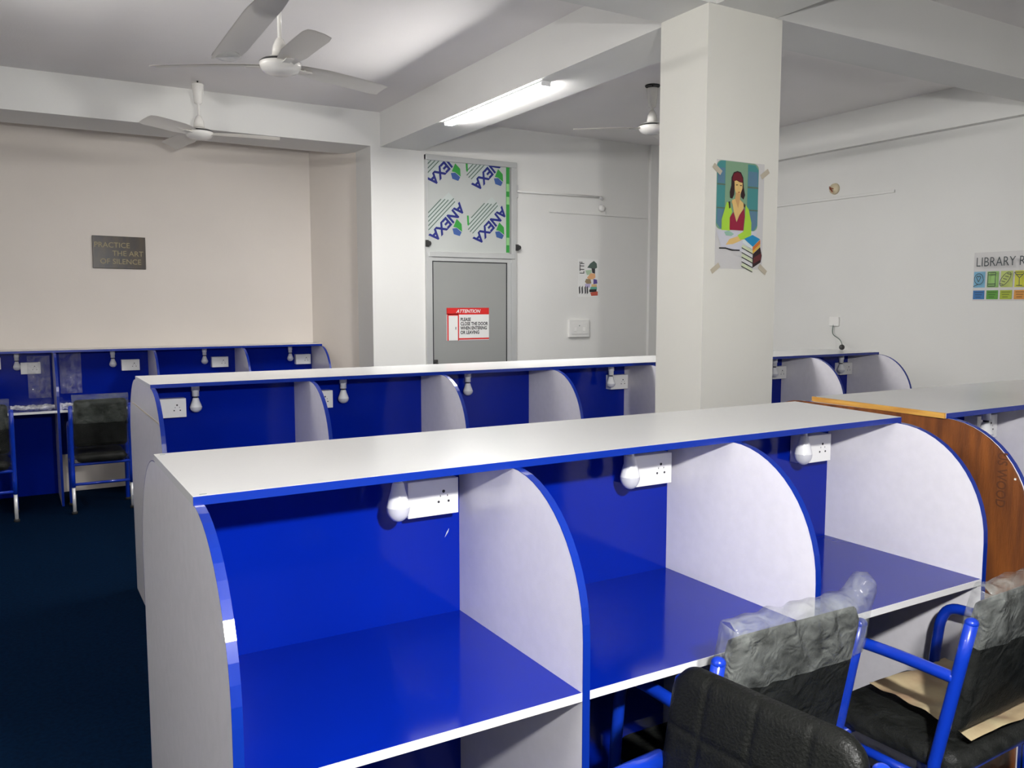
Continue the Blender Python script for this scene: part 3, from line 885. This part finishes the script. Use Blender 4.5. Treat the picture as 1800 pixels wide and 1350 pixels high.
sh.append((C('p_skin2', 206, 160, 104), [(212, 320), (262, 325), (262, 390), (300, 420), (230, 520), (165, 420), (205, 385)]))
sh.append((C('p_crimson', 150, 24, 58), [(150, 650), (150, 580), (190, 520), (228, 625), (262, 540), (312, 470), (318, 560), (305, 705), (150, 705)]))
sh.append(('p_skin', [(170, 400), (205, 385), (240, 480), (228, 620), (195, 520)]))
sh.append(('p_skin', [(258, 390), (305, 430), (300, 480), (250, 560), (230, 615), (240, 480)]))
sh.append((C('p_lime', 170, 214, 64), [(115, 420), (150, 440), (175, 520), (150, 580), (150, 700), (200, 760), (120, 770), (62, 720), (62, 600)]))
sh.append(('p_lime', [(325, 440), (360, 480), (395, 620), (395, 740), (330, 790), (250, 780), (310, 700), (322, 560)]))
sh.append((C('p_collar', 60, 44, 36), [(130, 420), (150, 412), (155, 480), (140, 490)]))
sh.append(('p_collar', [(300, 420), (322, 440), (318, 470), (302, 455)]))
sh.append((C('p_page', 205, 205, 214), [(5, 715), (90, 712), (300, 715), (470, 705), (340, 930), (60, 880)]))
sh.append((C('p_teal3', 150, 190, 170), [(90, 730), (140, 712), (200, 745), (170, 770), (110, 765)]))
sh.append(('p_skin', [(150, 800), (260, 760), (330, 775), (280, 810), (190, 850), (110, 860)]))
sh.append(('p_lime', [(240, 755), (330, 700), (395, 700), (395, 745), (330, 795), (270, 800)]))
sh.append((C('p_black', 28, 28, 32), [(38, 890), (110, 888), (180, 905), (270, 905), (268, 918), (180, 920), (110, 902), (38, 903)]))
bx = 320
sh.append((C('p_bkblue', 28, 140, 190), [(315, 790), (410, 745), (500, 785), (415, 870)]))
sh.append((C('p_bkwhite', 215, 225, 225), [(300, 800), (318, 795), (415, 868), (412, 895), (300, 830)]))
sh.append((C('p_bkorange', 214, 120, 50), [(415, 872), (500, 790), (502, 835), (415, 915)]))
sh.append((C('p_bkyellow', 222, 180, 60), [(415, 915), (502, 838), (500, 865), (415, 945)]))
for i in range(5):
    y0 = 850 + i * 48
    sh.append((C('p_bkpage', 205, 214, 180) if i % 2 == 0 else C('p_bkpage2', 214, 214, 214), [(300, y0 - 2), (415, y0 + 58), (415, y0 + 90), (285, y0 + 34)]))
    sh.append(('p_black', [(290, y0 + 30), (415, y0 + 88), (415, y0 + 96), (288, y0 + 38)]))
sh.append((C('p_bkdark', 44, 24, 28), [(415, 948), (498, 868), (520, 960), (508, 1030), (415, 1090)]))
sh.append((C('p_bkmar', 96, 36, 40), [(425, 985), (512, 930), (512, 1000), (425, 1045)]))
# face marks
sh.append(('p_collar', [(205, 240), (222, 236), (222, 246), (207, 248)]))
sh.append(('p_collar', [(250, 240), (270, 240), (270, 248), (250, 250)]))
sh.append((C('p_lip', 170, 70, 60), [(228, 312), (250, 310), (248, 320), (232, 322)]))
ow, oh = 535 * PU * .94, PH * PU * .735
mb, ms = art('poster', M, PP, sh, base=([(0, 0), (ow, 0), (ow, oh), (0, oh)], 'Y', -.0012, 0, 'poster'))
o = mb.build('wall_poster', ms, None, (2.842, 2.9448, 1.732)); tag(o, 'poster of a woman in a lime cardigan reading, taped to the column', 'poster')
for (u, z, a) in ((.0, .455, .6), (ow, .455, -.6), (0, .0, -.6), (ow, .0, .6)):
    tp = MB().box(-.03, .03, -.0022, -.0018, -.012, .012).build('tape_corner', M['tape'], o, (u, -.004, min(z, oh)), (0, a, 0))

# ------------------------------------------------------------------ LIBRARY RULES poster, on the right wall
LU = .0043
def LP(u, v, n): return (-.0012 - n * .0003, -u * LU, -v * LU)     # u px right, v px down from the corner (1708,448)
ls = []
cols = [((120, 176, 205), (45, 110, 170)), ((150, 196, 110), (84, 150, 44)), ((186, 200, 110), (160, 176, 40)),
        ((200, 200, 50), (205, 140, 50)), ((214, 160, 60), (196, 84, 44)), ((206, 120, 80), (160, 50, 60)), ((180, 90, 120), (110, 50, 120))]
for i, (c1, c2) in enumerate(cols):
    x = 1.0 + 24 * i
    ls.append((C('lr_a%d' % i, *c1), [(x, 30), (x + 20.5, 30), (x + 20.5, 58), (x, 58)]))
    ls.append((C('lr_b%d' % i, *c2), [(x, 63), (x + 20.5, 63), (x + 20.5, 78.5), (x, 78.5)]))
    for j in range(3):
        ls.append((C('lr_c%d' % i, *[int(q * .68) for q in c2]), [(x + 2.5 + j, 65.5 + 4.2 * j), (x + 18 - 2 * j, 65.5 + 4.2 * j), (x + 18 - 2 * j, 67 + 4.2 * j), (x + 2.5 + j, 67 + 4.2 * j)]))
def ring(cx, cy, rx, ry, w_=1.1, n=22, rot=0):
    out = []
    for i in range(n):
        a, b = 2 * pi * i / n, 2 * pi * (i + 1) / n
        q = []
        for (aa, k) in ((a, 0), (b, 0), (b, 1), (a, 1)):
            x_, y_ = (rx - k * w_) * cos(aa), (ry - k * w_) * sin(aa)
            q.append((cx + x_ * cos(rot) - y_ * sin(rot), cy + x_ * sin(rot) + y_ * cos(rot)))
        out.append(q)
    return out
def line(x0, y0, x1, y1, w_=1.1):
    d = math.hypot(x1 - x0, y1 - y0); nx, ny = -(y1 - y0) / d * w_ / 2, (x1 - x0) / d * w_ / 2
    return [(x0 + nx, y0 + ny), (x1 + nx, y1 + ny), (x1 - nx, y1 - ny), (x0 - nx, y0 - ny)]
C('lr_ink', 40, 52, 56)
for q in ring(12, 43, 8.5, 10): ls.append(('lr_ink', q))
ls.append(('lr_ink', line(3, 56, 12, 52)))
for a in ((8, 40, 12, 48), (16, 40, 12, 48), (8, 40, 10, 37.5), (10, 37.5, 12, 39.5), (12, 39.5, 14, 37.5), (14, 37.5, 16, 40)): ls.append(('lr_ink', line(*a)))
for a in ((29, 32, 42, 32), (29, 56, 42, 56), (29, 32, 29, 56), (42, 32, 42, 56), (29, 36, 42, 36), (29, 52, 42, 52)): ls.append(('lr_ink', line(*a)))
for q in ring(59.5, 44, 14, 6.5, 1.1, 22, radians(-55)): ls.append(('lr_ink', q))
for k_ in range(-2, 3): ls.append(('lr_ink', line(59.5 + k_ * 3 - 3, 44 - k_ * 4.2 - 1, 59.5 + k_ * 3 + 3.5, 44 - k_ * 4.2 + 1, 1.0)))
for a in ((75, 33, 93, 33), (75, 33, 84, 43), (93, 33, 84, 43), (84, 43, 84, 55), (79, 55.5, 89, 55.5), (78, 37, 90, 37)): ls.append(('lr_ink', line(*a)))
for x in (108, 132, 156):
    for q in ring(x, 44, 8, 8): ls.append(('lr_ink', q))
    ls.append(('lr_ink', line(x - 5.5, 49.5, x + 5.5, 38.5)))
mb, ms = art('rules', M, LP, ls, base=([(.0, -.35), (.0, .015), (-.76, .015), (-.76, -.35)], 'X', -.0012, 0, 'poster'),
             texts=[('lr_ink', 'LIBRARY RULES', .098, 10.5, 21.5, (0, -1, 0), (0, 0, 1), -.0005, .80)])
o = mb.build('wall_poster', ms, None, (XR - .0005, 3.80, 1.939)); tag(o, 'LIBRARY RULES poster with coloured icon squares on the right wall', 'poster')

# ------------------------------------------------------------------ small collage poster on the back wall
def SP(u, v, n): return (u * .251 / 100, -.0012 - n * .00015, .379 - v * .379 / 200)
ss = []
ss.append((C('s_cap', 78, 96, 88), [(45, 45), (60, 22), (78, 8), (92, 22), (94, 44), (80, 52), (62, 48)]))
ss.append((C('s_dark', 52, 50, 56), [(66, 48), (84, 50), (84, 76), (70, 72)]))
ss.append((C('s_mint', 176, 200, 170), [(36, 60), (66, 55), (68, 80), (44, 84)]))
ss.append((C('s_skin', 226, 172, 124), [(62, 74), (84, 76), (86, 96), (74, 106), (52, 106), (44, 98)]))
ss.append((C('s_olive', 150, 130, 100), [(40, 104), (62, 106), (66, 128), (44, 132), (34, 120)]))
ss.append((C('s_violet', 92, 76, 150), [(76, 104), (94, 108), (96, 128), (76, 132)]))
ss.append((C('s_lilac', 186, 176, 210), [(34, 130), (62, 130), (58, 150), (36, 150)]))
ss.append((C('s_sand', 216, 184, 130), [(66, 132), (92, 132), (94, 146), (66, 146)]))
ss.append((C('s_aqua', 96, 170, 150), [(62, 146), (94, 146), (94, 160), (60, 160)]))
ss.append((C('s_blk', 30, 26, 30), [(56, 160), (92, 158), (92, 174), (56, 174)]))
ss.append((C('s_red', 190, 84, 66), [(60, 176), (98, 170), (98, 192), (66, 194)]))
for x in (4, 17, 32, 42): ss.append(('s_dark', [(x, 150), (x + 6, 140), (x + 8, 178), (x + 2, 186)]))
mb, ms = art('collage', M, SP, ss, base=([(0, 0), (.251, 0), (.251, .379), (0, .379)], 'Y', -.0012, 0, 'white'),
             texts=[('s_blk', 'LTTF', .078, 29, 78, (0, 0, 1), (-1, 0, 0), .001, .72)])
o = mb.build('wall_poster', ms, None, (4.908, YD - .0005, 1.637)); tag(o, 'small collage poster with a capped figure on the wall right of the door', 'poster')
